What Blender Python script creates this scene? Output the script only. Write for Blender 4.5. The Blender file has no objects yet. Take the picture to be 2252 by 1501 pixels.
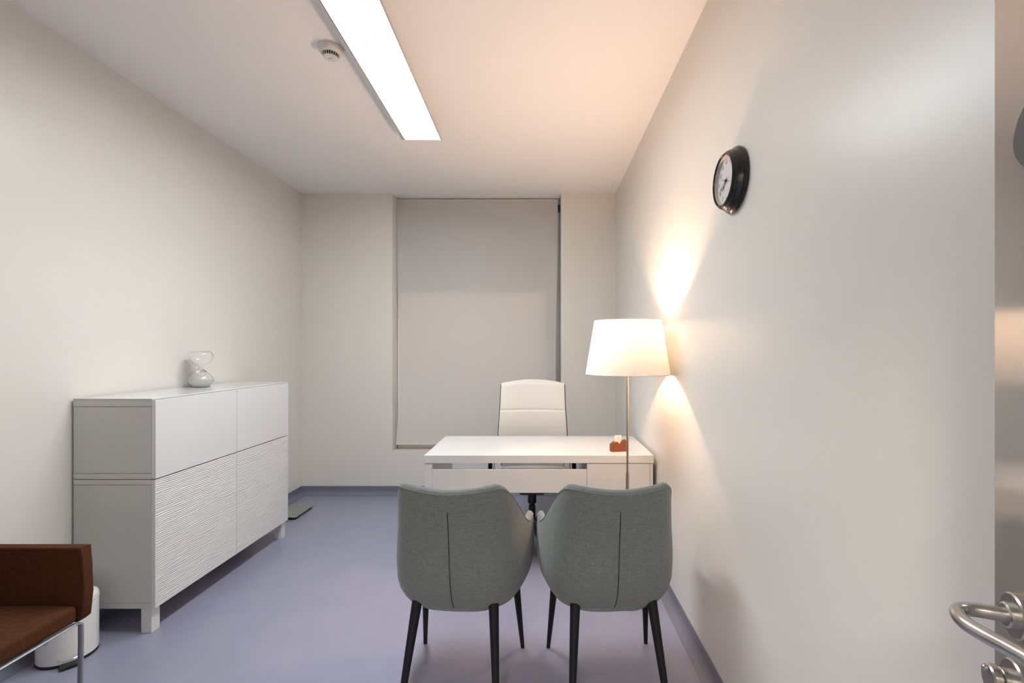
import bpy, bmesh, math, random
from mathutils import Vector, Matrix
random.seed(7)
C = bpy.context.scene.collection
PI = math.pi
F = 1028.0                      # focal length in pixels of the 2252 px wide frame
CAMZ = 1.37

# ------------------------------------------------------------------ camera
cd = bpy.data.cameras.new('camera')
cam = bpy.data.objects.new('camera', cd); C.objects.link(cam)
cam.location = (0, 0, CAMZ); cam.rotation_euler = (PI/2, 0, 0)
cd.sensor_width = 36; cd.sensor_fit = 'HORIZONTAL'; cd.lens = F/2252*36
cd.shift_x = -64/2252; cd.shift_y = 19.5/2252
cd.clip_start = 0.02; cd.clip_end = 60
bpy.context.scene.camera = cam
# ------------------------------------------------------------------ world, exposure, light strengths
W = bpy.data.worlds.new('dusk_sky'); bpy.context.scene.world = W; W.use_nodes = True
W.node_tree.nodes['Background'].inputs[0].default_value = (0.05, 0.07, 0.12, 1)
W.node_tree.nodes['Background'].inputs[1].default_value = 0.3
vs = bpy.context.scene.view_settings
vs.view_transform = 'Standard'; vs.look = 'None'; vs.gamma = 1; vs.use_curve_mapping = False
vs.exposure = 0.17
TUBE_L, TUBE_C = 30.0, (0.90, 0.97, 1.0)
BEAM_W = 9.0                   # downward beam of the ceiling fixture, watts
BULB_L, BULB_C = 1150.0, (1.0, 0.66, 0.43)
FILL_L, FILL_C = 66.0, (1.0, 0.92, 0.81)  # added corridor fill panel

# ------------------------------------------------------------------ materials
def nodes(name):
    m = bpy.data.materials.new(name); m.use_nodes = True
    nt = m.node_tree; return m, nt, nt.nodes['Principled BSDF']
def mat(name, col, rough=0.5, metal=0.0, spec=0.5, bump=0, scale=200, var=0.0, stretch=(1,1,1), coat=0):
    m, nt, b = nodes(name)
    b.inputs['Base Color'].default_value = (*col, 1); b.inputs['Roughness'].default_value = rough
    b.inputs['Metallic'].default_value = metal; b.inputs['Specular IOR Level'].default_value = spec
    b.inputs['Coat Weight'].default_value = coat
    if bump or var:
        tc = nt.nodes.new('ShaderNodeTexCoord'); mp = nt.nodes.new('ShaderNodeMapping')
        mp.inputs['Scale'].default_value = stretch
        nz = nt.nodes.new('ShaderNodeTexNoise'); nz.inputs['Scale'].default_value = scale; nz.inputs['Detail'].default_value = 3
        nt.links.new(tc.outputs['Object'], mp.inputs[0]); nt.links.new(mp.outputs[0], nz.inputs['Vector'])
        if bump:
            bp = nt.nodes.new('ShaderNodeBump'); bp.inputs['Strength'].default_value = bump; bp.inputs['Distance'].default_value = 0.002
            nt.links.new(nz.outputs['Fac'], bp.inputs['Height']); nt.links.new(bp.outputs[0], b.inputs['Normal'])
        if var:
            r = nt.nodes.new('ShaderNodeValToRGB')
            r.color_ramp.elements[0].position = 0.3; r.color_ramp.elements[1].position = 0.7
            r.color_ramp.elements[0].color = tuple(c*(1-var) for c in col) + (1,)
            r.color_ramp.elements[1].color = tuple(min(1, c*(1+var)) for c in col) + (1,)
            nt.links.new(nz.outputs['Fac'], r.inputs[0]); nt.links.new(r.outputs[0], b.inputs['Base Color'])
    return m
def fabric(name, col, var=0.25, scale=900, bump=0.3, rough=0.95, sheen=0.2):
    """linen: fine noise stretched along two directions"""
    m, nt, b = nodes(name)
    b.inputs['Roughness'].default_value = rough; b.inputs['Specular IOR Level'].default_value = 0.15
    b.inputs['Sheen Weight'].default_value = sheen; b.inputs['Sheen Roughness'].default_value = 0.5
    tc = nt.nodes.new('ShaderNodeTexCoord'); fac = []
    for st in ((1, 1, .09), (.09, .09, 1)):
        mp = nt.nodes.new('ShaderNodeMapping'); mp.inputs['Scale'].default_value = st
        nz = nt.nodes.new('ShaderNodeTexNoise'); nz.inputs['Scale'].default_value = scale; nz.inputs['Detail'].default_value = 2
        nt.links.new(tc.outputs['Object'], mp.inputs[0]); nt.links.new(mp.outputs[0], nz.inputs['Vector']); fac.append(nz)
    mx = nt.nodes.new('ShaderNodeMath'); mx.operation = 'ADD'
    nt.links.new(fac[0].outputs['Fac'], mx.inputs[0]); nt.links.new(fac[1].outputs['Fac'], mx.inputs[1])
    hf = nt.nodes.new('ShaderNodeMath'); hf.operation = 'MULTIPLY'; hf.inputs[1].default_value = 0.5
    nt.links.new(mx.outputs[0], hf.inputs[0])
    r = nt.nodes.new('ShaderNodeValToRGB'); r.color_ramp.elements[0].position = .35; r.color_ramp.elements[1].position = .65
    r.color_ramp.elements[0].color = tuple(c*(1-var) for c in col) + (1,)
    r.color_ramp.elements[1].color = tuple(c*(1+var) for c in col) + (1,)
    nt.links.new(hf.outputs[0], r.inputs[0]); nt.links.new(r.outputs[0], b.inputs['Base Color'])
    bp = nt.nodes.new('ShaderNodeBump'); bp.inputs['Strength'].default_value = bump; bp.inputs['Distance'].default_value = 0.001
    nt.links.new(hf.outputs[0], bp.inputs['Height']); nt.links.new(bp.outputs[0], b.inputs['Normal'])
    return m
def emis(name, col, s):
    m, nt, b = nodes(name)
    b.inputs['Base Color'].default_value = (.8, .8, .8, 1)
    b.inputs['Emission Color'].default_value = (*col, 1); b.inputs['Emission Strength'].default_value = s
    return m
def translucent(name, col, tr, tcol=None):
    m = bpy.data.materials.new(name); m.use_nodes = True; nt = m.node_tree; nt.nodes.clear()
    o = nt.nodes.new('ShaderNodeOutputMaterial'); mx = nt.nodes.new('ShaderNodeMixShader'); mx.inputs[0].default_value = tr
    d = nt.nodes.new('ShaderNodeBsdfDiffuse'); t = nt.nodes.new('ShaderNodeBsdfTranslucent')
    d.inputs[0].default_value = (*col, 1); t.inputs[0].default_value = (*(tcol or col), 1)
    nt.links.new(d.outputs[0], mx.inputs[1]); nt.links.new(t.outputs[0], mx.inputs[2]); nt.links.new(mx.outputs[0], o.inputs[0])
    return m
def glass(name, col=(1, 1, 1), rough=0.0, ior=1.45):
    m, nt, b = nodes(name)
    b.inputs['Base Color'].default_value = (*col, 1); b.inputs['Roughness'].default_value = rough
    b.inputs['Transmission Weight'].default_value = 1; b.inputs['IOR'].default_value = ior
    return m

M_wall = mat('wall_paint', (.765, .742, .70), rough=.31, spec=.5, bump=.02, scale=300)
M_ceil = mat('ceiling_paint', (.93, .905, .89), rough=.7, spec=.2, bump=.02, scale=300)
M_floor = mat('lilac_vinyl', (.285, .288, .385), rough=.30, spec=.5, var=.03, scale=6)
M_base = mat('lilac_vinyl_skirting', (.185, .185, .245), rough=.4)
M_white = mat('white_lacquer', (.74, .74, .73), rough=.25)
M_gloss = mat('white_gloss_lacquer', (.75, .75, .76), rough=.06)
M_body = mat('white_foil_board', (.62, .62, .595), rough=.45)
M_desk = mat('white_desk_lacquer', (.71, .70, .685), rough=.16)
M_gap = mat('dark_gap', (.03, .03, .03), rough=.9)
M_black = mat('black_lacquered_wood', (.009, .009, .010), rough=.5, spec=.25)
M_blackp = mat('black_plastic', (.012, .012, .014), rough=.35)
M_clock = mat('black_glossy_plastic', (.010, .010, .010), rough=.16)
M_grey = fabric('grey_linen', (.168, .184, .182), var=.20, scale=420)
M_seam = mat('seam_shadow_thread', (.035, .036, .035), rough=.9)
M_pipe = mat('grey_piping', (.20, .215, .21), rough=.9)
M_brown = fabric('brown_upholstery', (.082, .030, .013), var=.22, scale=500, sheen=0)
M_steel = mat('satin_steel', (.50, .48, .455), rough=.27, metal=1)
M_chrome = mat('chrome', (.75, .75, .75), rough=.08, metal=1)
M_frame = mat('grey_metal_tube', (.42, .43, .47), rough=.35, metal=.6)
M_pole = mat('brushed_nickel', (.52, .45, .38), rough=.25, metal=1)
M_bin = mat('white_enamel', (.85, .85, .83), rough=.22)
M_leather = mat('cream_leather', (.68, .64, .60), rough=.5, bump=.15, scale=350)
M_plastic = mat('white_plastic', (.76, .73, .70), rough=.45)
M_dial = mat('clock_dial', (.66, .62, .62), rough=.6)
M_ink = mat('dark_ink', (.05, .045, .045), rough=.6)
M_inkpale = mat('pale_ink', (.22, .20, .20), rough=.6)
M_card = mat('card_paper', (.85, .78, .75), rough=.8)
M_blind = translucent('blind_fabric', (.88, .85, .825), .38, (.90, .87, .84))
M_shade = translucent('shade_fabric', (.84, .81, .76), .06, (.92, .86, .76))
M_tube = emis('lit_diffuser', TUBE_C, TUBE_L)
M_bulb = emis('lit_bulb', BULB_C, BULB_L)
M_fill = emis('lit_fill_panel', FILL_C, FILL_L)
M_glass = glass('clear_glass')
M_sglass = mat('greenish_scale_glass', (.235, .245, .225), rough=.12)
M_wglass = glass('window_glass', (.9, .95, .95))
M_sand = mat('white_sand', (.88, .88, .86), rough=.95, bump=.3, scale=900)
M_door = mat('grey_laminate_door', (.46, .44, .42), rough=.11, metal=.55, spec=.5)
M_hook = mat('grey_hook_metal', (.10, .10, .10), rough=.5, metal=.3)
def wood():
    m, nt, b = nodes('reddish_wood')
    tc = nt.nodes.new('ShaderNodeTexCoord'); mp = nt.nodes.new('ShaderNodeMapping'); mp.inputs['Scale'].default_value = (55, 30, 22); mp.inputs['Rotation'].default_value = (.3, .5, .2)
    wv = nt.nodes.new('ShaderNodeTexWave'); wv.inputs['Scale'].default_value = 1.2; wv.inputs['Distortion'].default_value = 14; wv.inputs['Detail'].default_value = 3
    r = nt.nodes.new('ShaderNodeValToRGB')
    r.color_ramp.elements[0].color = (.085, .018, .004, 1); r.color_ramp.elements[1].color = (.27, .070, .014, 1)
    nt.links.new(tc.outputs['Object'], mp.inputs[0]); nt.links.new(mp.outputs[0], wv.inputs[0])
    nt.links.new(wv.outputs['Fac'], r.inputs[0]); nt.links.new(r.outputs[0], b.inputs['Base Color'])
    b.inputs['Roughness'].default_value = .35
    return m
M_wood = wood()

# ------------------------------------------------------------------ mesh helpers
def box(bm, x0, x1, y0, y1, z0, z1, bev=0.0, seg=2):
    r = bmesh.ops.create_cube(bm, size=1)
    vs_ = r['verts']
    for v in vs_:
        v.co = Vector(((x0+x1)/2 + v.co.x*(x1-x0), (y0+y1)/2 + v.co.y*(y1-y0), (z0+z1)/2 + v.co.z*(z1-z0)))
    if bev:
        es = list({e for v in vs_ for e in v.link_edges})
        bmesh.ops.bevel(bm, geom=es, offset=bev, segments=seg, affect='EDGES', profile=.5)
    return bm
def B(*a, **k): return box(bmesh.new(), *a, **k)
def frame_mat(axis):
    z = Vector(axis).normalized(); up = Vector((0, 0, 1)) if abs(z.z) < .9 else Vector((0, 1, 0))
    x = up.cross(z).normalized(); y = z.cross(x)
    return Matrix((x, y, z)).transposed()
def lathe(bm, prof, org=(0, 0, 0), axis=(0, 0, 1), seg=48, cap=True):
    R = frame_mat(axis) if tuple(axis) != (0, 0, 1) else Matrix.Identity(3)
    o = Vector(org); rings = []
    for (r, z) in prof:
        if r < 1e-6: rings.append([bm.verts.new(o + R @ Vector((0, 0, z)))])
        else: rings.append([bm.verts.new(o + R @ Vector((r*math.cos(2*PI*i/seg), r*math.sin(2*PI*i/seg), z))) for i in range(seg)])
    for a, b in zip(rings, rings[1:]):
        for i in range(seg):
            j = (i+1) % seg
            if len(a) == 1 and len(b) == 1: continue
            if len(a) == 1: bm.faces.new((a[0], b[j], b[i]))
            elif len(b) == 1: bm.faces.new((a[i], a[j], b[0]))
            else: bm.faces.new((a[i], a[j], b[j], b[i]))
    if cap:
        if len(rings[0]) > 1: bm.faces.new(list(reversed(rings[0])))
        if len(rings[-1]) > 1: bm.faces.new(rings[-1])
    return bm
def smoothpath(pts, n=6):
    pts = [Vector(p) for p in pts]; out = []
    P = [pts[0]*2-pts[1]] + pts + [pts[-1]*2-pts[-2]]
    for i in range(1, len(P)-2):
        for k in range(n):
            t = k/n; a, b, c, d = P[i-1], P[i], P[i+1], P[i+2]
            out.append(.5*((2*b)+(c-a)*t+(2*a-5*b+4*c-d)*t*t+(3*b-a-3*c+d)*t**3))
    out.append(pts[-1]); return out
def tube(bm, pts, rad, seg=14, cap=True, flat=1.0):
    pts = [Vector(p) for p in pts]; n = len(pts)
    rads = rad if isinstance(rad, (list, tuple)) else [rad]*n
    tans = [(pts[min(i+1, n-1)]-pts[max(i-1, 0)]).normalized() for i in range(n)]
    up = Vector((0, 0, 1)) if abs(tans[0].z) < .9 else Vector((0, 1, 0))
    x = up.cross(tans[0]).normalized(); rings = []
    for p, t, r in zip(pts, tans, rads):
        x = (x - t*x.dot(t)).normalized(); y = t.cross(x)
        rings.append([bm.verts.new(p + x*r*math.cos(2*PI*i/seg) + y*r*flat*math.sin(2*PI*i/seg)) for i in range(seg)])
    for a, b in zip(rings, rings[1:]):
        for i in range(seg):
            j = (i+1) % seg; bm.faces.new((a[i], a[j], b[j], b[i]))
    if cap: bm.faces.new(list(reversed(rings[0]))); bm.faces.new(rings[-1])
    return bm
def prism(bm, poly, axis, a, b, bev=0.0):
    """poly in the plane perpendicular to axis ('x','y','z'), extruded a..b"""
    def mk(u, v, w): return {'x': (w, u, v), 'y': (u, w, v), 'z': (u, v, w)}[axis]
    A = [bm.verts.new(mk(u, v, a)) for u, v in poly]; Bv = [bm.verts.new(mk(u, v, b)) for u, v in poly]
    fs = [bm.faces.new(A), bm.faces.new(list(reversed(Bv)))]
    n = len(poly)
    for i in range(n): fs.append(bm.faces.new((A[i], Bv[i], Bv[(i+1) % n], A[(i+1) % n])))
    bmesh.ops.recalc_face_normals(bm, faces=fs)
    if bev:
        es = list({e for f in fs[:2] for e in f.edges})
        bmesh.ops.bevel(bm, geom=es, offset=bev, segments=2, affect='EDGES', profile=.5)
    return bm
def obj(name, bm, m, parent=None, world=True, ang=35, sub=0, fix=True):
    """one mesh object; with a parent and world=True the mesh was written in world coordinates"""
    if fix: bmesh.ops.recalc_face_normals(bm, faces=bm.faces[:])
    if parent is not None and world:
        off = Vector(parent['_o']) if '_o' in parent else parent.location
        bmesh.ops.translate(bm, verts=bm.verts[:], vec=-Vector(off))
    me = bpy.data.meshes.new(name); bm.to_mesh(me); bm.free()
    for p in me.polygons: p.use_smooth = True
    if ang: me.set_sharp_from_angle(angle=math.radians(ang))
    me.materials.append(m)
    o = bpy.data.objects.new(name, me); C.objects.link(o)
    if parent is not None: o.parent = parent
    if ang:
        w_ = o.modifiers.new('weighted', 'WEIGHTED_NORMAL'); w_.keep_sharp = True; w_.weight = 100
    if sub:
        s = o.modifiers.new('sub', 'SUBSURF'); s.levels = sub; s.render_levels = sub
    return o
def sub_part(name, bm, m, part, root, **k):
    """child of a part (parts sit at their root's origin, so offsets are the root's)"""
    bmesh.ops.translate(bm, verts=bm.verts[:], vec=-root.location)
    o = obj(name, bm, m, None, **k); o.parent = part; return o
def thing(name, label, cat, loc, rotz=0, group=None):
    o = bpy.data.objects.new(name, None); C.objects.link(o); o.empty_display_size = .1
    o.location = loc; o.rotation_euler = (0, 0, rotz); o['label'] = label; o['category'] = cat
    if group: o['group'] = group
    return o
def tag(o, label, cat, group=None):
    o['label'] = label; o['category'] = cat
    if group: o['group'] = group
    return o
def struct(name, bm, m, parent=None, label=None, **k):
    o = obj(name, bm, m, parent, **k); o['kind'] = 'structure'
    if label: o['label'] = label
    return o

# ------------------------------------------------------------------ room
XL, XR, YB, YF, H = -2.276, .708, 4.44, -.30, 2.86
T = .15
WX0, WX1, SILL = -1.412, .190, .411           # window recess
DX0, DX1, DH = -.62, .30, 2.08                # doorway behind the camera
struct('floor', B(XL-T, XR+T, -2.3, YB+T, -.1, 0), M_floor, label='lilac grey vinyl floor')
struct('ceiling', B(XL-T, XR+T, YF-.1, YB+.35, H, H+.12), M_ceil, label='plain white ceiling')
struct('wall_left', B(XL-T, XL, YF-.1, YB+.35, 0, H), M_wall, label='cream white wall behind the cabinet')
struct('wall_right', B(XR, XR+T, YF-.1, YB+.35, 0, H), M_wall, label='white wall carrying the clock')
bm = bmesh.new()
box(bm, XL, WX0, YB, YB+.32, 0, H); box(bm, WX1, XR, YB, YB+.32, 0, H); box(bm, WX0, WX1, YB, YB+.32, 0, SILL)
struct('wall_back', bm, M_wall, label='white wall with the window recess')
bm = bmesh.new()
box(bm, XL, DX0, YF-.1, YF, 0, H); box(bm, DX1+.02, XR, YF-.1, YF, 0, H); box(bm, DX0, DX1+.02, YF-.1, YF, DH, H)
struct('wall_front', bm, M_wall, label='white wall with the doorway')
# corridor beyond the doorway
struct('wall_corridor', B(XL-T, XR+T, -2.3, -2.2, 0, 2.6), M_wall, label='corridor wall opposite the doorway')
struct('wall_corridor_left', B(XL-T, XL, -2.2, YF-.1, 0, 2.6), M_wall)
struct('wall_corridor_right', B(XR, XR+T, -2.2, YF-.1, 0, 2.6), M_wall)
struct('ceiling_corridor', B(XL-T, XR+T, -2.3, YF-.1, 2.6, 2.7), M_ceil)
t = thing('corridor_fill_light', 'added unseen fill panel on the corridor ceiling outside the doorway', 'light', (-.4, -1.3, 2.57))  # unseen panel added as fill for chair backs and floor
obj('frame', B(-.72, -.08, -1.62, -.98, 2.575, 2.6, bev=.003), M_white, t)
obj('diffuser', B(-.69, -.11, -1.59, -1.01, 2.570, 2.5749), M_fill, t)

def cove(pts_fn, name, a, b, label):
    """coved skirting: profile (distance from wall, height) extruded along the wall"""
    Rr = .045; prof = [(0, 0)] + [(Rr+.004-Rr*math.sin(k*PI/2/6), .0005+Rr-Rr*math.cos(k*PI/2/6)) for k in range(7)] + [(.004, .083), (0, .083)]
    bm = bmesh.new(); rings = []
    for s in (a, b): rings.append([bm.verts.new(pts_fn(d, s, z)) for d, z in prof])
    n = len(prof)
    for i in range(n): bm.faces.new((rings[0][i], rings[0][(i+1) % n], rings[1][(i+1) % n], rings[1][i]))
    bm.faces.new(rings[0]); bm.faces.new(list(reversed(rings[1])))
    return struct(name, bm, M_base, label=label)
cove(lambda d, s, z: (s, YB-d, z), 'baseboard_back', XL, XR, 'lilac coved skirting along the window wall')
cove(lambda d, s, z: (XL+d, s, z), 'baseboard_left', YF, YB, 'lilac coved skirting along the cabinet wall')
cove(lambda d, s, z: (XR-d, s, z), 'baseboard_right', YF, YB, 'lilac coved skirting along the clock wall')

# window behind the blind
fr = bmesh.new(); y0, y1 = YB+.24, YB+.30
box(fr, WX0, WX0+.06, y0, y1, SILL, H); box(fr, WX1-.06, WX1, y0, y1, SILL, H)
box(fr, WX0+.06, WX1-.06, y0, y1, SILL, SILL+.06); box(fr, WX0+.06, WX1-.06, y0, y1, H-.06, H); box(fr, WX0+.06, WX1-.06, y0, y1, 1.93, 1.99)
w1 = struct('window_1', fr, M_white, label='white framed window behind the lowered blind')
p = obj('pane', B(WX0+.06, WX1-.06, y0+.025, y0+.031, SILL+.06, 1.93), M_wglass); p.parent = w1; p['kind'] = 'structure'
p = obj('pane', B(WX0+.06, WX1-.06, y0+.025, y0+.031, 1.99, H-.06), M_wglass); p.parent = w1; p['kind'] = 'structure'
# unseen pale board added behind the blind fabric to brighten its lower part
brd = struct('blind_reflector_1', B(WX0+.004, .035, 4.592, 4.604, SILL+.001, 1.93), mat('pale_reflector', (.92, .84, .78), rough=.8), label='added unseen board that brightens the lower blind')

# ------------------------------------------------------------------ roller blind
t = thing('roller_blind', 'greige fabric roller blind pulled down inside the window recess', 'blind', (-.61, 4.56, SILL))
def lerp_tab(tab, v):
    for (a, fa), (b, fb) in zip(tab, tab[1:]):
        if v <= b: return fa + (fb-fa)*max(0, (v-a))/(b-a)
    return tab[-1][1]
Ltab = [(425, 873), (600, 873.8), (700, 876), (780, 879), (860, 878.5), (930, 874.5), (972, 870.5)]
Rtab = [(425, 1227), (560, 1226.5), (680, 1223.5), (800, 1222), (900, 1223), (972, 1225)]
Ytab = [(425, 4.575), (700, 4.575), (850, 4.55), (972, 4.505)]
def smooth_tab(tab, v, w=35): return sum(lerp_tab(tab, v+d) for d in (-w, -w/2, 0, w/2, w))/5
bm = bmesh.new(); rows = []
zt, zb = H-.012, .475
for i in range(49):
    z = zt + (zb-zt)*i/48
    Yc = 4.56
    py = 770 + (CAMZ-z)*F/Yc
    Yc = smooth_tab(Ytab, py)
    xl = (smooth_tab(Ltab, py)-1190)*Yc/F; xr = (smooth_tab(Rtab, py)-1190)*Yc/F
    row = []
    for j in range(25):
        u = j/24
        row.append(bm.verts.new((xl+(xr-xl)*u, Yc + .004*math.sin(u*PI*2)*i/48, z)))
    rows.append(row)
for a, b in zip(rows, rows[1:]):
    for j in range(24): bm.faces.new((a[j], a[j+1], b[j+1], b[j]))
obj('blind_fabric', bm, M_blind, t, ang=0)
zl = rows = None
obj('bottom_bar', B(-1.396, .155, 4.497, 4.511, .462, .476, bev=.003), mat('bar_white', (.72, .70, .68), rough=.4), t)
obj('roller', lathe(bmesh.new(), [(.010, 0), (.010, 1.572)], (-1.398, 4.60, H-.04), (1, 0, 0), 20), M_plastic, t)
obj('side_cord', tube(bmesh.new(), [(.178, 4.57, H-.05), (.180, 4.57, 1.2), (.178, 4.572, .9)], .0022, 8), M_inkpale, t)
obj('bracket', B(.164, .186, 4.565, 4.59, H-.14, H-.07, bev=.003), M_blackp, t)

# ------------------------------------------------------------------ ceiling light fixture
t = thing('ceiling_light', 'long lit fluorescent ceiling fixture with grey metal rim', 'light', (-.79, 2.42, H))
t.rotation_euler = (0, 0, math.radians(1.0))
fy0, fy1 = -.80, .752; hw = .121; dz = -.065    # local
bm = prism(bmesh.new(), [(-hw-.020, dz), (-hw, dz), (-hw, dz+.016), (hw, dz+.016), (hw, dz), (hw+.007, dz), (hw+.007, dz+.012), (hw-.05, -.0003), (-hw+.045, -.0003), (-hw-.020, dz+.012)], 'y', fy0, fy1)
obj('housing', bm, mat('fixture_metal', (.60, .60, .60), rough=.35, metal=.3), t, world=False)
ad = bpy.data.lights.new('fixture_beam', 'AREA'); ad.shape = 'RECTANGLE'; ad.size = .23; ad.size_y = 1.50
ad.energy = BEAM_W; ad.color = (.84, .93, 1.0); ad.spread = math.radians(128)
ao = bpy.data.objects.new('fixture_beam', ad); C.objects.link(ao); ao.parent = t; ao.location = (0, -.024, dz+.0078)
obj('diffuser', B(-hw+.004, hw-.002, fy0+.012, fy1-.006, dz+.010, dz+.014), M_tube, t, world=False)
bm = bmesh.new(); box(bm, -hw, hw, fy1-.005, fy1, dz+.001, dz+.016); obj('end_cap', bm, M_white, t, world=False)
bm = bmesh.new(); box(bm, -hw, hw, fy0, fy0+.01, dz+.001, dz+.016); obj('end_cap', bm, M_white, t, world=False)
obj('rim_shadow_strip', B(-hw-.0005, -hw+.0035, fy0, fy1, dz-.0005, dz+.012), mat('rim_shade', (.10, .09, .08), rough=.5), t, world=False)  # dark strip painted in for shade on the rim's inner wall
Mp = mat('perforation_grey', (.08, .08, .08))
for k in range(10):
    for xx in (-.075, .037):
        obj('perforation', lathe(bmesh.new(), [(.0032, 0), (.0032, .0015)], (xx+random.uniform(-.001, .001), -.738+.062*k, dz+.0062), seg=8), Mp, t, world=False)
Mb = mat('brass_clip', (.45, .38, .15), rough=.4, metal=.7)
obj('end_clip', B(.03, .075, fy1-.004, fy1+.001, dz, dz+.006), Mb, t, world=False)
obj('end_clip', B(hw-.012, hw+.003, fy1-.003, fy1+.002, dz-.001, dz+.010), Mb, t, world=False)
bm = bmesh.new(); box(bm, -hw-.002, -hw+.018, fy1-.003, fy1+.002, dz-.001, dz+.010)
obj('end_clip', bm, mat('yellow_clip', (.75, .70, .12), rough=.5), t, world=False)['label'] = 'yellow end clip'

# ------------------------------------------------------------------ smoke detector
dx, dy = -1.035, 2.30
t = thing('smoke_detector', 'round white smoke detector on the ceiling beside the long light', 'smoke detector', (dx, dy, H))
D = (0, 0, -1)
obj('base_plate', lathe(bmesh.new(), [(.0, 0), (.0585, 0), (.0585, .003), (.055, .0045), (0, .0045)], (dx, dy, H), D, 64), M_plastic, t)
obj('casing', lathe(bmesh.new(), [(0, .0045), (.055, .0045), (.0565, .008), (.0555, .022), (.050, .030), (.046, .033), (.0445, .0345), (.042, .036), (0, .036)], (dx, dy, H), D, 64), M_plastic, t)
obj('sensor_core', lathe(bmesh.new(), [(0, .0362), (.037, .0362), (.032, .050), (0, .050)], (dx, dy, H), D, 48), M_gap, t)
obj('cap', lathe(bmesh.new(), [(0, .050), (.0345, .050), (.0345, .052), (.031, .055), (0, .056)], (dx, dy, H), D, 48), M_plastic, t)
bm = bmesh.new()
for k in range(22):
    a = 2*PI*k/22
    p0 = Vector((dx+.0405*math.cos(a), dy+.0405*math.sin(a), H-.0355)); p1 = Vector((dx+.034*math.cos(a), dy+.034*math.sin(a), H-.051))
    tube(bm, [p0, p1], .0017, 6)
obj('grille', bm, M_plastic, t)
obj('logo_mark', tube(bmesh.new(), smoothpath([(dx-.012, dy-.001, H-.0562), (dx-.004, dy-.003, H-.0562), (dx+.004, dy-.002, H-.0562), (dx+.010, dy-.006, H-.0562)]), .0009, 6), M_inkpale, t)

# ------------------------------------------------------------------ cabinet
CY0, CY1, CXF, CXB = 2.262, 3.452, -1.866, XL+.012
CT, CM, CB = 1.137, .745, .120
t = thing('storage_cabinet', 'white sideboard with glossy upper doors and rippled lower doors along left wall', 'cabinet', ((CXF+CXB)/2, (CY0+CY1)/2, 0))
XBf = CXF-.021
def carcass(z0, z1, ti, bi):
    bm = bmesh.new()
    box(bm, CXB, XBf, CY0+.001, CY0+.019, z0+bi, z1-ti, bev=.0008); box(bm, CXB, XBf, CY1-.019, CY1-.001, z0+bi, z1-ti, bev=.0008)
    box(bm, CXB, XBf, CY0, CY1, z1-ti+.0015, z1, bev=.0012); box(bm, CXB, XBf, CY0, CY1, z0, z0+bi-.0015, bev=.0012)
    box(bm, CXB, CXB+.01, CY0+.019, CY1-.019, z0+bi, z1-ti)
    return bm
obj('upper_carcass', carcass(CM+.002, CT-.006, .034, .028), M_body, t)
obj('lower_carcass', carcass(CB, CM-.001, .026, .028), M_body, t)
obj('glass_top', B(CXB, XBf+.004, CY0-.001, CY1+.001, CT-.0055, CT, bev=.001), M_gloss, t)
ym = 2.868
for (a, b) in ((CY0+.001, ym-.0015), (ym+.0015, CY1-.001)):
    obj('upper_door', B(XBf+.001, CXF, a, b, CM+.003, CT-.007, bev=.0012), M_gloss, t)['label'] = 'glossy white door'
def ripple_door(a, b, seed):
    bm = bmesh.new(); ny, nz = 90, 400; rnd = random.Random(seed)
    z0, z1 = CB+.002, CM-.002
    ph = [(rnd.uniform(6, 16), rnd.uniform(0, 6), rnd.uniform(.4, 1)) for _ in range(5)]
    g = []
    from mathutils import noise
    for j in range(nz+1):
        z = z0+(z1-z0)*j/nz; r = []
        for i in range(ny+1):
            y = a+(b-a)*i/ny
            w1_ = noise.noise(Vector((y*5.5, z*14, seed*7.3))); w2_ = noise.noise(Vector((y*17, z*75, seed*3.1+9)))
            h = math.sin(z*2*PI/.0098 + 3.4*w1_ + 1.6*w2_)
            amp = .0013*max(.15, min(1.35, .75+1.3*noise.noise(Vector((y*13, z*95, seed*1.7)))))
            edge = 1 if 0 < i < ny and 0 < j < nz else 0
            r.append(bm.verts.new((CXF-.0026 + amp*h*edge, y, z)))
        g.append(r)
    for j in range(nz):
        for i in range(ny): bm.faces.new((g[j][i], g[j][i+1], g[j+1][i+1], g[j+1][i]))
    # sides and back
    back = {}
    def bk(v):
        if v not in back: back[v] = bm.verts.new((XBf+.001, v.co.y, v.co.z))
        return back[v]
    loop = g[0] + [g[j][ny] for j in range(1, nz+1)] + list(reversed(g[nz][:-1])) + [g[j][0] for j in range(nz-1, 0, -1)]
    n = len(loop)
    for i in range(n):
        p_, q = loop[i], loop[(i+1) % n]; bm.faces.new((p_, q, bk(q), bk(p_)))
    bm.faces.new([bk(v) for v in reversed(loop)])
    return bm
for s_, (a, b) in enumerate(((CY0+.001, ym-.0015), (ym+.0015, CY1-.001))):
    obj('lower_door', ripple_door(a, b, 3+s_), M_white, t, ang=60)['label'] = 'white door with a rippled relief'
for y in (CY0+.004, CY1-.054):
    for x in (XBf-.052, CXB+.01):
        obj('leg', B(x, x+.05, y, y+.05, 0.0005, CB, bev=.001), M_white, t)

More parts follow.
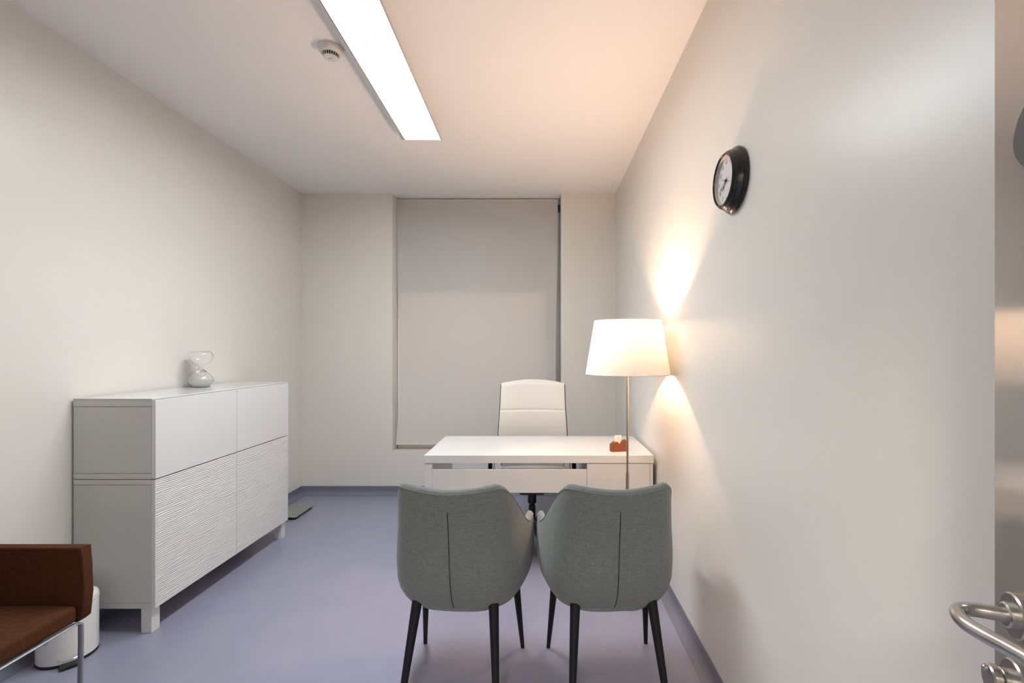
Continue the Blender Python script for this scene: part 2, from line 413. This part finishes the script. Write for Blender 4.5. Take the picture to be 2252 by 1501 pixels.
# ------------------------------------------------------------------ hourglass
hx, hy, hz = -2.172, 2.985, CT
t = thing('hourglass', 'clear glass hourglass with white sand on the white sideboard', 'hourglass', (hx, hy, hz))
outer = [(0, .0006), (.040, .0006), (.050, .004), (.062, .018), (.069, .032), (.0695, .042), (.062, .062), (.046, .084), (.026, .104), (.010, .117), (.0065, .1215),
         (.010, .127), (.024, .139), (.044, .153), (.058, .170), (.0655, .190), (.065, .206), (.059, .219), (.052, .226), (.044, .228), (0, .228)]
def refine(pr, n=5):
    q = smoothpath([(r, 0, z) for r, z in pr], n); return [(max(0, v.x), v.z) for v in q]
outer_s = refine(outer); inner = [(max(0.0, r-.0016) if r > .0016 else 0, z+(.0016 if z < .11 else (-.0016 if z > .2 else 0))) for r, z in outer_s]
bm = lathe(bmesh.new(), outer_s, (hx, hy, hz), seg=64, cap=False)
lathe(bm, list(reversed(inner)), (hx, hy, hz), seg=64, cap=False)
bmesh.ops.remove_doubles(bm, verts=bm.verts[:], dist=1e-6)
obj('glass_bulbs', bm, M_glass, t, fix=False, ang=0)
sand = [(0, .0035)] + [(r-.0026, z) for r, z in inner if .004 < z < .037 and r > .03] + [(.060, .0375), (.02, .0395), (0, .040)]
obj('white_sand', lathe(bmesh.new(), sand, (hx, hy, hz), seg=48, cap=False), M_sand, t)

# ------------------------------------------------------------------ bathroom scale
sx, sy = -2.105, 3.925
t = thing('bathroom_scale', 'flat glass bathroom scale on the floor beyond the sideboard', 'scale', (sx, sy, 0))
def rrect(cx, cy, w, h, r, n=6):
    out = []
    for qx, qy, a0 in ((1, 1, 0), (-1, 1, 90), (-1, -1, 180), (1, -1, 270)):
        for k in range(n+1):
            a = math.radians(a0+90*k/n); out.append((cx+qx*(w/2-r)+r*math.cos(a), cy+qy*(h/2-r)+r*math.sin(a)))
    return out
obj('glass_plate', prism(bmesh.new(), rrect(sx, sy, .25, .31, .014), 'z', .019, .025, bev=.001), M_sglass, t)
for qx in (-1, 1):
    for qy in (-1, 1):
        obj('foot', lathe(bmesh.new(), [(.020, .0005), (.021, .003), (.021, .013), (.015, .0189)], (sx+qx*.095, sy+qy*.12, 0), seg=28), M_blackp, t)
obj('sensor_bar', B(sx-.09, sx+.09, sy-.02, sy+.02, .009, .0189, bev=.003), M_blackp, t)

# ------------------------------------------------------------------ pedal bin
bx, by, br = -2.130, 2.105, .1025
t = thing('pedal_bin', 'white round pedal bin with black pedal behind the brown armchair', 'bin', (bx, by, 0))
obj('base_ring', lathe(bmesh.new(), [(br-.004, .0005), (br+.001, .001), (br+.001, .010), (br-.002, .011)], (bx, by, 0), seg=64), M_blackp, t)
obj('bin_body', lathe(bmesh.new(), [(br-.003, .0112), (br, .013), (br, .232), (br-.002, .2345)], (bx, by, 0), seg=72), M_bin, t)
obj('lid', lathe(bmesh.new(), [(br-.001, .236), (br+.001, .238), (br+.001, .252), (br-.003, .262), (br-.018, .270), (br-.05, .275), (0, .277)], (bx, by, 0), seg=72), M_bin, t)
a0 = math.radians(-42); e = Vector((math.cos(a0), math.sin(a0), 0)); s = Vector((-e.y, e.x, 0)); c0 = Vector((bx, by, 0))
def obox(bm, u0, u1, v0, v1, z0, z1, bev=.002):
    b2 = B(u0, u1, v0, v1, z0, z1, bev=bev)
    bmesh.ops.transform(b2, verts=b2.verts[:], matrix=Matrix(((e.x, s.x, 0, c0.x), (e.y, s.y, 0, c0.y), (0, 0, 1, 0), (0, 0, 0, 1))))
    return b2
obj('pedal', obox(None, br-.004, br+.040, -.032, .030, .006, .015), M_blackp, t)
hp = [c0+e*(br-.002)+s*.034+Vector((0, 0, .036)), c0+e*(br+.012)+s*.036+Vector((0, 0, .036)), c0+e*(br+.022)+s*.015+Vector((0, 0, .034)), c0+e*(br+.022)-s*.015+Vector((0, 0, .034)), c0+e*(br+.012)-s*.036+Vector((0, 0, .036)), c0+e*(br-.002)-s*.034+Vector((0, 0, .036))]
obj('pedal_bar', tube(bmesh.new(), smoothpath(hp, 5), .0028, 10), M_chrome, t)

# ------------------------------------------------------------------ brown armchair
t = thing('brown_armchair', 'brown fabric armchair on a thin grey metal frame at left edge', 'armchair', (-1.93, 1.34, 0))
def cushion(x0, x1, y0, y1, z0, z1, bev, puff=0.0):
    bm = B(x0, x1, y0, y1, z0, z1, bev=bev, seg=4); return bm
obj('seat', cushion(-2.20, -1.645, .985, 1.664, .405, .468, .018), M_brown, t, ang=60)
for (a, b) in ((1.665, 1.704), (.945, .984)):
    bm = bmesh.new()
    poly = [(-2.225, .405), (-1.655, .400), (-1.637, .414), (-1.628, .50), (-1.632, .60), (-1.638, .667), (-2.225, .667)]
    prism(bm, poly, 'y', a, b, bev=.006); obj('armrest', bm, M_brown, t, ang=50)
obj('backrest', cushion(-2.262, -2.19, .985, 1.664, .40, .72, .02), M_brown, t, ang=60)
def leg_loop(y):
    return smoothpath([(-1.653, y, .0105), (-1.653, y, .2), (-1.653, y, .36), (-1.656, y-.0*1, .384), (-1.668, y, .396), (-1.70, y, .399), (-2.15, y, .399)], 6)
def fr_pts(x):
    return [(x, 1.672, .0105), (x, 1.676, .20), (x, 1.678, .372), (x, 1.673, .391), (x, 1.658, .3985), (x, 1.62, .4), (x, 1.34, .4), (x, 1.03, .4), (x, .992, .3985), (x, .977, .391), (x, .972, .372), (x, .974, .20), (x, .978, .0105)]
for x in (-1.652, -2.20):
    obj('leg_frame', tube(bmesh.new(), smoothpath(fr_pts(x), 5), .0105, 14, flat=.42), M_frame, t, ang=60)
for y in (1.10, 1.56): obj('cross_rail', tube(bmesh.new(), [(-1.65, y, .393), (-2.20, y, .393)], .007, 10), M_frame, t)

# ------------------------------------------------------------------ desk
QX0, QX1, QY0, QY1, QZ = -.714, .686, 2.848, 3.495, .730
t = thing('desk', 'long white desk with a slot below its thick top', 'desk', ((QX0+QX1)/2, (QY0+QY1)/2, 0))
obj('desktop', B(QX0, QX1, QY0, QY1, QZ-.047, QZ, bev=.0015), M_desk, t)
obj('side_panel', B(QX0+.003, QX0+.050, QY0+.003, QY1-.003, .0005, QZ-.048, bev=.0012), M_desk, t)
obj('side_panel', B(QX1-.022, QX1-.003, QY0+.003, QY1-.003, .0005, QZ-.0495, bev=.0012), M_desk, t)
obj('modesty_panel', B(QX0+.0505, .279, QY0+.003, QY0+.022, .502, .643, bev=.001), M_desk, t)
obj('cupboard_back', B(.281, QX1-.0235, QY0+.003, QY0+.018, .03, QZ-.0495, bev=.001), M_desk, t)
obj('cupboard_side', B(.281, .299, QY0+.0185, QY1-.003, .03, QZ-.0495, bev=.001), M_desk, t)
d = obj('cupboard_door', B(.300, QX1-.024, QY1-.021, QY1-.003, .03, QZ-.0495, bev=.001), M_desk, t)
obj('cupboard_floor', B(.2995, QX1-.0225, QY0+.0185, QY1-.022, .03, .048), M_desk, t)

# ------------------------------------------------------------------ card holder
t = thing('card_holder', 'small reddish wooden card holder on the desk beside lamp pole', 'card holder', (.492, 2.975, QZ), math.radians(9))
bm = prism(bmesh.new(), [(-.052, 0), (.046, 0), (.050, .070), (.014, .063), (.009, .051), (-.002, .049), (-.010, .061), (-.026, .060), (-.052, .044)], 'y', -.024, -.004, bev=.0015)
obj('front_block', bm, M_wood, t, world=False)
bm = prism(bmesh.new(), [(-.052, 0), (.046, 0), (.050, .070), (-.010, .061), (-.026, .060), (-.052, .044)], 'y', .004, .022, bev=.0015)
obj('rear_block', bm, M_wood, t, world=False)
obj('foot_block', B(-.050, .044, -.004, .004, 0, .012), M_wood, t, world=False)
c = B(-.026, .020, -.001, .001, .0125, .100)
c = obj('name_card', c, M_card); c.location = (.492, 2.975, QZ); c.rotation_euler = (0, 0, math.radians(9))
tag(c, 'pale card standing upright in the small wooden holder', 'card')
bm = tube(bmesh.new(), smoothpath([(.002, -.0012, .098), (-.001, -.0012, .085), (-.003, -.0012, .074)]), .0007, 6)
l_ = obj('printed_line', bm, M_inkpale); l_.parent = c

# ------------------------------------------------------------------ floor lamp
lx, ly = .4704, 2.545
t = thing('floor_lamp', 'lit floor lamp with a white tapered shade beside the desk', 'floor lamp', (lx, ly, 0))
obj('base', lathe(bmesh.new(), [(.082, .0005), (.085, .004), (.085, .015), (.080, .020), (.02, .024), (0, .024)], (lx, ly, 0), seg=64), M_pole, t)
obj('pole', lathe(bmesh.new(), [(.0095, .024), (.0095, .70), (.0065, .705), (.0065, 1.33), (.004, 1.335)], (lx, ly, 0), seg=24), M_pole, t)
bm = lathe(bmesh.new(), [(.2275, 1.241), (.1795, 1.531)], (lx, ly, 0), seg=96, cap=False)
obj('lamp_shade', bm, M_shade, t, ang=0)
for r, z in ((.2280, 1.2415), (.1800, 1.5305)):
    ring = [(lx+r*math.cos(2*PI*k/96), ly+r*math.sin(2*PI*k/96), z) for k in range(97)]
    obj('shade_trim', tube(bmesh.new(), ring, .0016, 6, cap=False), M_shade, t)
bm = bmesh.new()
for k in range(3):
    a = 2*PI*k/3+.5; tube(bm, [(lx+.012*math.cos(a), ly+.012*math.sin(a), 1.335), (lx+.217*math.cos(a), ly+.217*math.sin(a), 1.29)], .0016, 6)
lathe(bm, [(.018, 1.330), (.018, 1.336)], (lx, ly, 0), seg=20)
obj('shade_spider', bm, M_pole, t)
obj('socket', lathe(bmesh.new(), [(.014, 1.337), (.016, 1.34), (.016, 1.365), (.012, 1.37)], (lx, ly, 0), seg=24), M_plastic, t)
obj('bulb_dimming_collar', lathe(bmesh.new(), [(0, 1.3705), (.014, 1.3705), (.020, 1.378), (.0268, 1.3885), (.0268, 1.3895), (0, 1.3895)], (lx, ly, 0), seg=32, cap=False), M_plastic, t)  # unseen opaque collar added to dim the bulb's downward light
obj('bulb', lathe(bmesh.new(), [(0, 1.3898), (.0265, 1.3898), (.0288, 1.398), (.029, 1.404), (.0275, 1.413), (.0225, 1.422), (.013, 1.429), (0, 1.4315)], (lx, ly, 0), seg=32, cap=False), M_bulb, t)

# ------------------------------------------------------------------ office chair
ox, oy = -.066, 3.42
t = thing('office_chair', 'white high-backed swivel office chair behind the desk', 'chair', (ox, oy, 0))
def backrest():
    """curved leather shell; columns across, rows up"""
    bm = bmesh.new(); nx, nz = 24, 110
    def pt(u, v, side):
        # u -1..1, v 0..1
        z = .47 + v*.640
        hwv = .262 - .004*v - .008*math.sin(v*PI)
        hwv = lerp_tab([(0, .235), (.12, .262), (.40, .266), (.75, .252), (1, .249)], v)
        ztop = .028*(1-u*u) * (v**6)
        zz = z + ztop
        y = oy + .245 + .10*(v-.15) + .02*math.cos(v*PI*1.5) - .045*(u*u)      # sides curl forward
        th = .022*(1-abs(u)**6)*min(1, (1-v)*18+.25)*min(1, v*14+.25) + .006
        pad = .0
        seam = -.005*math.exp(-((z-.902)/.0065)**2)
        x = ox + hwv*u
        if side > 0: return (x, y-th-seam, zz)
        return (x, y+.012, zz)
    G = {}
    for s_ in (1, -1):
        for i in range(nx+1):
            for j in range(nz+1): G[s_, i, j] = bm.verts.new(pt(-1+2*i/nx, j/nz, s_))
    for s_ in (1, -1):
        for i in range(nx):
            for j in range(nz): bm.faces.new((G[s_, i, j], G[s_, i+1, j], G[s_, i+1, j+1], G[s_, i, j+1]))
    for j in range(nz):
        for i in (0, nx): bm.faces.new((G[1, i, j], G[1, i, j+1], G[-1, i, j+1], G[-1, i, j]))
    for i in range(nx):
        for j in (0, nz): bm.faces.new((G[1, i, j], G[1, i+1, j], G[-1, i+1, j], G[-1, i, j]))
    rail = [[G[-1, i, j].co.copy() for j in range(nz+1)] for i in (0, nx)]
    return bm, rail
bm, rail = backrest()
obj('backrest', bm, M_leather, t, ang=50)
for r_, sgn in zip(rail, (-1, 1)):
    obj('side_rail', tube(bmesh.new(), [p_+Vector((sgn*.001, .006, 0)) for p_ in r_[:-2]], .0065, 10), M_blackp, t)
bm = bmesh.new()
poly = rrect(ox, 3.42, .50, .50, .09, 8); prism(bm, poly, 'z', .395, .470, bev=.022)
obj('seat', bm, M_leather, t, ang=60)
obj('mechanism', B(ox-.09, ox+.09, 3.34, 3.52, .335, .394, bev=.01), M_blackp, t)
obj('gas_column', lathe(bmesh.new(), [(.014, .3345), (.031, .33), (.032, .262), (.027, .255), (.016, .252), (.016, .245), (.025, .24), (.025, .12), (.03, .11)], (ox, 3.42, 0), seg=28), M_blackp, t)
for sgn in (-1, 1):
    x = ox+sgn*.30
    pts = smoothpath([(ox+sgn*.22, 3.46, .405), (ox+sgn*.285, 3.46, .402), (x+sgn*.008, 3.455, .43), (x+sgn*.008, 3.44, .52), (x, 3.42, .60), (x, 3.42, .612)], 5)
    a_ = obj('armrest', tube(bmesh.new(), pts, .024, 12, flat=.7), M_blackp, t)
    sub_part('arm_pad', B(x-.035, x+.035, 3.50, 3.72, .612, .64, bev=.01), M_blackp, a_, t)
    sub_part('chrome_strip', tube(bmesh.new(), [(x-sgn*.022, 3.452, .44), (x-sgn*.020, 3.437, .50), (x-sgn*.026, 3.425, .56)], .004, 8), M_chrome, a_, t)
for k in range(5):
    a = math.radians(-78+72*k); dv = Vector((math.cos(a), math.sin(a), 0)); cc = Vector((ox, 3.42, 0))
    l_ = obj('base_leg', tube(bmesh.new(), [cc+dv*.02+Vector((0, 0, .125)), cc+dv*.12+Vector((0, 0, .108)), cc+dv*.275+Vector((0, 0, .075))], [.024, .019, .013], 12), M_blackp, t)
    sd = Vector((-dv.y, dv.x, 0)); bm = bmesh.new()
    for q in (-1, 1): lathe(bm, [(.015, 0), (.0275, .002), (.0275, .014), (.015, .016)], tuple(cc+dv*.275+Vector((0, 0, .0285))+sd*(q*.004 if q > 0 else -.020)), tuple(sd), 20)
    tube(bm, [cc+dv*.275+Vector((0, 0, .03)), cc+dv*.275+Vector((0, 0, .085))], .006, 8)
    sub_part('castor', bm, M_blackp, l_, t)

# ------------------------------------------------------------------ grey tub chairs
def ease(a, b, v):
    t_ = min(1, max(0, (v-a)/(b-a))); return t_*t_*(3-2*t_)
PLAN = smoothpath([(0, -.205, 0), (.07, -.203, 0), (.135, -.194, 0), (.190, -.170, 0), (.225, -.128, 0), (.247, -.075, 0), (.264, -.01, 0), (.276, .06, 0), (.281, .13, 0), (.281, .175, 0), (.276, .20, 0)], 8)
def plan_at(s_):     # s_ 0..1 along half the U
    f_ = abs(s_)*(len(PLAN)-1); i = min(int(f_), len(PLAN)-2); p_ = PLAN[i].lerp(PLAN[i+1], f_-i)
    tn = (PLAN[i+1]-PLAN[i]).normalized(); n_ = Vector((tn.y, -tn.x, 0))
    if s_ < 0: p_ = Vector((-p_.x, p_.y, 0)); n_ = Vector((-n_.x, n_.y, 0))
    return p_, n_
def top_at(s_):
    a = abs(s_)
    z = .853 + .016*ease(0, .30, a)
    z -= .218*ease(.30, .74, a)
    z -= .012*ease(.85, 1, a)
    return z
def shell_pt(s_, z, off):
    p_, n_ = plan_at(s_)
    a = abs(s_); wb = 1-ease(.25, .62, a)
    rnd = lerp_tab([(.341, -.105), (.345, -.080), (.353, -.056), (.370, -.034), (.395, -.018), (.42, -.006), (.46, .003), (.50, .006), (.56, .005), (.66, 0), (1, 0)], z)
    q = p_ + n_*(off+rnd)
    q.y += -(z-.60)*.16*wb                              # the back leans
    shrink = (z-.62)*.16*(1-ease(.55, .8, a)) if z > .62 else 0
    q.x *= 1-shrink*ease(0, .3, a)
    q.z = z; return q
def make_tub_chair(label, loc, rz):
    t = thing('tub_chair', label, 'chair', loc, rz, None)
    bm = bmesh.new(); NS = 72; rings = []
    TH = .041
    for k in range(NS+1):
        s_ = -1+2*k/NS; zt_ = top_at(s_); ring = []
        thn = TH*(.75+.25*(1-abs(s_)))
        endr = 1-ease(.955, 1.0, abs(s_))*.45
        zt_ -= ease(.955, 1, abs(s_))*.02
        zs = [.342, .345, .353, .368, .39, .42, .46, .53] + [.53+(zt_-.018-.53)*j/10 for j in range(1, 11)]
        for z in zs: ring.append(shell_pt(s_, z, -thn*(1-endr)/2))
        for j in range(1, 7):
            a = PI*j/7; ring.append(shell_pt(s_, zt_-.018+.020*math.sin(a), -thn*(1-endr)/2-thn*endr*(1-math.cos(a))/2))
        for z in reversed([.42+(zt_-.018-.42)*j/10 for j in range(0, 11)]):
            ring.append(shell_pt(s_, max(z, .53), -thn*(1-endr)/2-thn*endr) * 1 if z >= .53 else Vector((*shell_pt(s_, .53, -thn*(1-endr)/2-thn*endr).xy, z)))
        b0 = shell_pt(s_, .342, 0); ring.append(Vector((b0.x*.93, b0.y*.93, .352)))
        rings.append([bm.verts.new(v) for v in ring])
    n = len(rings[0])
    for a, b in zip(rings, rings[1:]):
        for i in range(n): bm.faces.new((a[i], a[(i+1) % n], b[(i+1) % n], b[i]))
    bm.faces.new(rings[0]); bm.faces.new(list(reversed(rings[-1])))
    obj('shell', bm, M_grey, t, world=False, ang=0)
    # seat base and cushion
    def outline(z, off, yf):
        pts = [shell_pt(-1+2*k/40, z, off) for k in range(41)]
        pts = [p_ for p_ in pts if p_.y < .17]
        return [(p_.x, p_.y) for p_ in pts]
    def seat_poly(sc, yf):
        L = [(shell_pt(-1+2*k/40, .60, -.05)) for k in range(41)]
        pl = [(p_.x*sc, p_.y*sc) for p_ in L]
        xr_ = pl[-1][0]
        return pl + [(xr_*.98, yf-.05), (xr_*.86, yf-.012), (xr_*.6, yf), (0, yf+.005), (-xr_*.6, yf), (-xr_*.86, yf-.012), (-xr_*.98, yf-.05)]
    obj('seat_base', prism(bmesh.new(), seat_poly(.80, .235), 'z', .347, .41, bev=.008), M_grey, t, world=False, ang=50)
    obj('seat_cushion', prism(bmesh.new(), seat_poly(.985, .27), 'z', .405, .485, bev=.02), M_grey, t, world=False, ang=50)
    # centre seam on the back and piping on the top edge
    sm = [shell_pt(0, z, .0006) for z in [.775-(.775-.344)*j/24 for j in range(25)]]
    obj('back_seam', tube(bmesh.new(), sm, [.0008]+[.0019]*23+[.0014], 6), M_seam, t, world=False)
    pp = [shell_pt(-.98+1.96*k/90, top_at(-.98+1.96*k/90)-.012, -.0002) for k in range(91)]
    obj('piping', tube(bmesh.new(), pp, .0016, 6), M_pipe, t, world=False)
    for sg in (-1, 1):
        obj('leg', tube(bmesh.new(), [(sg*.229, .222, .0005), (sg*.203, .150, .372)], [.0088, .0185], 18), M_black, t, world=False)
        obj('leg', tube(bmesh.new(), [(sg*.184, -.236, .0005), (sg*.152, -.115, .385)], [.0105, .0205], 18), M_black, t, world=False)
    return t
make_tub_chair('grey linen tub chair, left of the pair in front of the desk', (-.329, 1.952, 0), math.radians(-4))
src = bpy.data.objects['tub_chair']
def dup(root, loc, rz, label):
    r = root.copy(); C.objects.link(r); r.location = loc; r.rotation_euler = (0, 0, rz); r['label'] = label
    for ch in root.children:
        c_ = ch.copy(); C.objects.link(c_); c_.parent = r
    return r
r2 = dup(src, (.277, 1.952, 0), math.radians(4), 'grey linen tub chair, right of the pair and nearest the right wall')
for o in (src, r2): o['group'] = 'grey tub chairs facing the desk'

# ------------------------------------------------------------------ wall clock
t = thing('wall_clock', 'round black wall clock with pale dial high on the right wall', 'clock', (XR, 1.70, 1.987))
t.rotation_euler = Matrix(((0, 0, -1), (-1, 0, 0), (0, 1, 0))).to_euler()
prof = [(0, .0005), (.1115, .0005), (.1160, .004), (.1170, .010), (.114, .016), (.110, .019), (.108, .024), (.1045, .034), (.1015, .037), (.101, .041), (.098, .044), (.0955, .0445), (.095, .048), (.092, .0505), (.0885, .050), (.0865, .046), (.0865, .033), (.0, .033)]
obj('casing', lathe(bmesh.new(), prof, seg=96), M_clock, t, world=False, ang=28)
obj('inner_rim', lathe(bmesh.new(), [(.0864, .0335), (.0864, .045), (.082, .0345), (.082, .0335)], seg=72, cap=False), mat('rim_greige', (.50, .45, .42), rough=.5), t, world=False)
dial = obj('dial', lathe(bmesh.new(), [(0, .0332), (.0862, .0332), (.0862, .0342), (0, .0342)], seg=72, cap=False), M_dial, t, world=False)
for h in range(1, 13):
    cu = bpy.data.curves.new('numeral', 'FONT'); cu.body = str(h); cu.size = .021; cu.align_x = 'CENTER'; cu.align_y = 'CENTER'; cu.extrude = .0002
    tmp = bpy.data.objects.new('tmp_numeral', cu); C.objects.link(tmp)
    bpy.context.view_layer.update()
    me = bpy.data.meshes.new_from_object(tmp.evaluated_get(bpy.context.evaluated_depsgraph_get()))
    bpy.data.objects.remove(tmp)
    a = math.radians(30*h)
    me.transform(Matrix.Translation((.066*math.sin(a), .066*math.cos(a), .0345)))
    me.materials.clear(); me.materials.append(M_inkpale); o = bpy.data.objects.new('numeral', me); C.objects.link(o); o.parent = dial
def hand(name, deg, L, w, z, tail=.012, spade=0):
    a = math.radians(deg); dv = Vector((math.sin(a), math.cos(a), 0)); sv = Vector((dv.y, -dv.x, 0))
    ps = [(-tail, w*.6), (0, w*.6), (L*.55, w*.45), (L*.66, w*.5+spade), (L*.78, w*.5), (L, w*.15)]
    bm = bmesh.new()
    Lp = [dv*u+sv*v for u, v in ps] + [dv*u-sv*v for u, v in reversed(ps)]
    top = [bm.verts.new((p_.x, p_.y, z+.0006)) for p_ in Lp]; bot = [bm.verts.new((p_.x, p_.y, z)) for p_ in Lp]
    bm.faces.new(top); bm.faces.new(list(reversed(bot))); m_ = len(Lp)
    for i in range(m_): bm.faces.new((top[i], top[(i+1) % m_], bot[(i+1) % m_], bot[i]))
    obj(name, bm, M_ink, t, world=False)
hand('hour_hand', 230, .042, .0030, .0365, spade=.003)
hand('minute_hand', 245.5, .067, .0024, .0375, spade=.002)
hand('second_hand', 112, .056, .0010, .0385, tail=.044)
obj('hand_hub', lathe(bmesh.new(), [(.005, .0343), (.005, .0395), (.003, .0405)], seg=20), M_ink, t, world=False)

# ------------------------------------------------------------------ open door with handle, lock and hook
hgx, hgy, da = .287, -.232, math.radians(70)
DW = .90
def dparent(o): o.parent = door; return o
door = struct('door_1', B(0, DW, -.042, 0, .008, 2.05, bev=.0015), M_door, label='open grey laminate door at right edge')
door.location = (hgx, hgy, 0); door.rotation_euler = (0, 0, da)
hx_ = .84; hz_ = 1.052
bm = lathe(bmesh.new(), [(.0262, .0003), (.0262, .0085), (.0245, .0105), (0, .0105)], (hx_, 0, hz_), (0, 1, 0), 48)
lathe(bm, [(.0145, .0105), (.0145, .016), (.0125, .0175)], (hx_, 0, hz_), (0, 1, 0), 36)
dh = dparent(obj('door_handle', bm, M_steel))
lev = smoothpath([(hx_, .012, hz_), (hx_, .030, hz_), (hx_, .050, hz_), (hx_-.006, .0635, hz_), (hx_-.021, .070, hz_), (hx_-.040, .070, hz_), (hx_-.060, .062, hz_), (hx_-.080, .050, hz_), (hx_-.100, .040, hz_), (hx_-.120, .036, hz_)], 7)
o = obj('lever', tube(bmesh.new(), lev, .0082, 22), M_steel); o.parent = dh
bm = lathe(bmesh.new(), [(.0262, .0003), (.0262, .0085), (.0245, .0105), (0, .0105)], (hx_, 0, .972), (0, 1, 0), 48)
dl = dparent(obj('lock_rose', bm, M_steel))
bm = lathe(bmesh.new(), [(.0145, .0105), (.0145, .020), (.0125, .022), (0, .022)], (hx_, 0, .972), (0, 1, 0), 36)
lathe(bm, [(.0130, .0222), (.0165, .024), (.0165, .031), (.0150, .033), (0, .0335)], (hx_, 0, .972), (0, 1, 0), 36)
lathe(bm, [(.0035, .0336), (.0035, .037), (.002, .0385), (0, .0385)], (hx_, 0, .984), (0, 1, 0), 16)
o = obj('turn_knob', bm, M_steel); o.parent = dl
# hinges
for z in (.25, 1.0, 1.8):
    dparent(obj('hinge', lathe(bmesh.new(), [(.007, 0), (.007, .09)], (-.004, .006, z), seg=16), M_steel))
# coat hook on the door
hk = thing('coat_hook', 'dark grey coat hook mounted high on the open grey door', 'hook', (0, 0, 0))
R70 = Matrix.Rotation(da, 3, 'Z'); base = Vector((hgx, hgy, 0)) + R70 @ Vector((.795, 0, 1.61))
hk.location = base; hk.rotation_euler = (0, 0, da)
pl = []
for k in range(24):
    a = 2*PI*k/24; r = 1.0; x = .040*math.cos(a); z = .045*math.sin(a)
    if z < 0: x *= 1-(abs(z)/.05)**1.6*.75
    pl.append((x, z))
obj('back_plate', prism(bmesh.new(), pl, 'y', .0004, .013, bev=.003), M_hook, hk, world=False)
obj('hook_screw', lathe(bmesh.new(), [(.004, .0125), (.004, .0142), (0, .0148)], (0, 0, -.030), (0, 1, 0), 16), M_steel, hk, world=False)
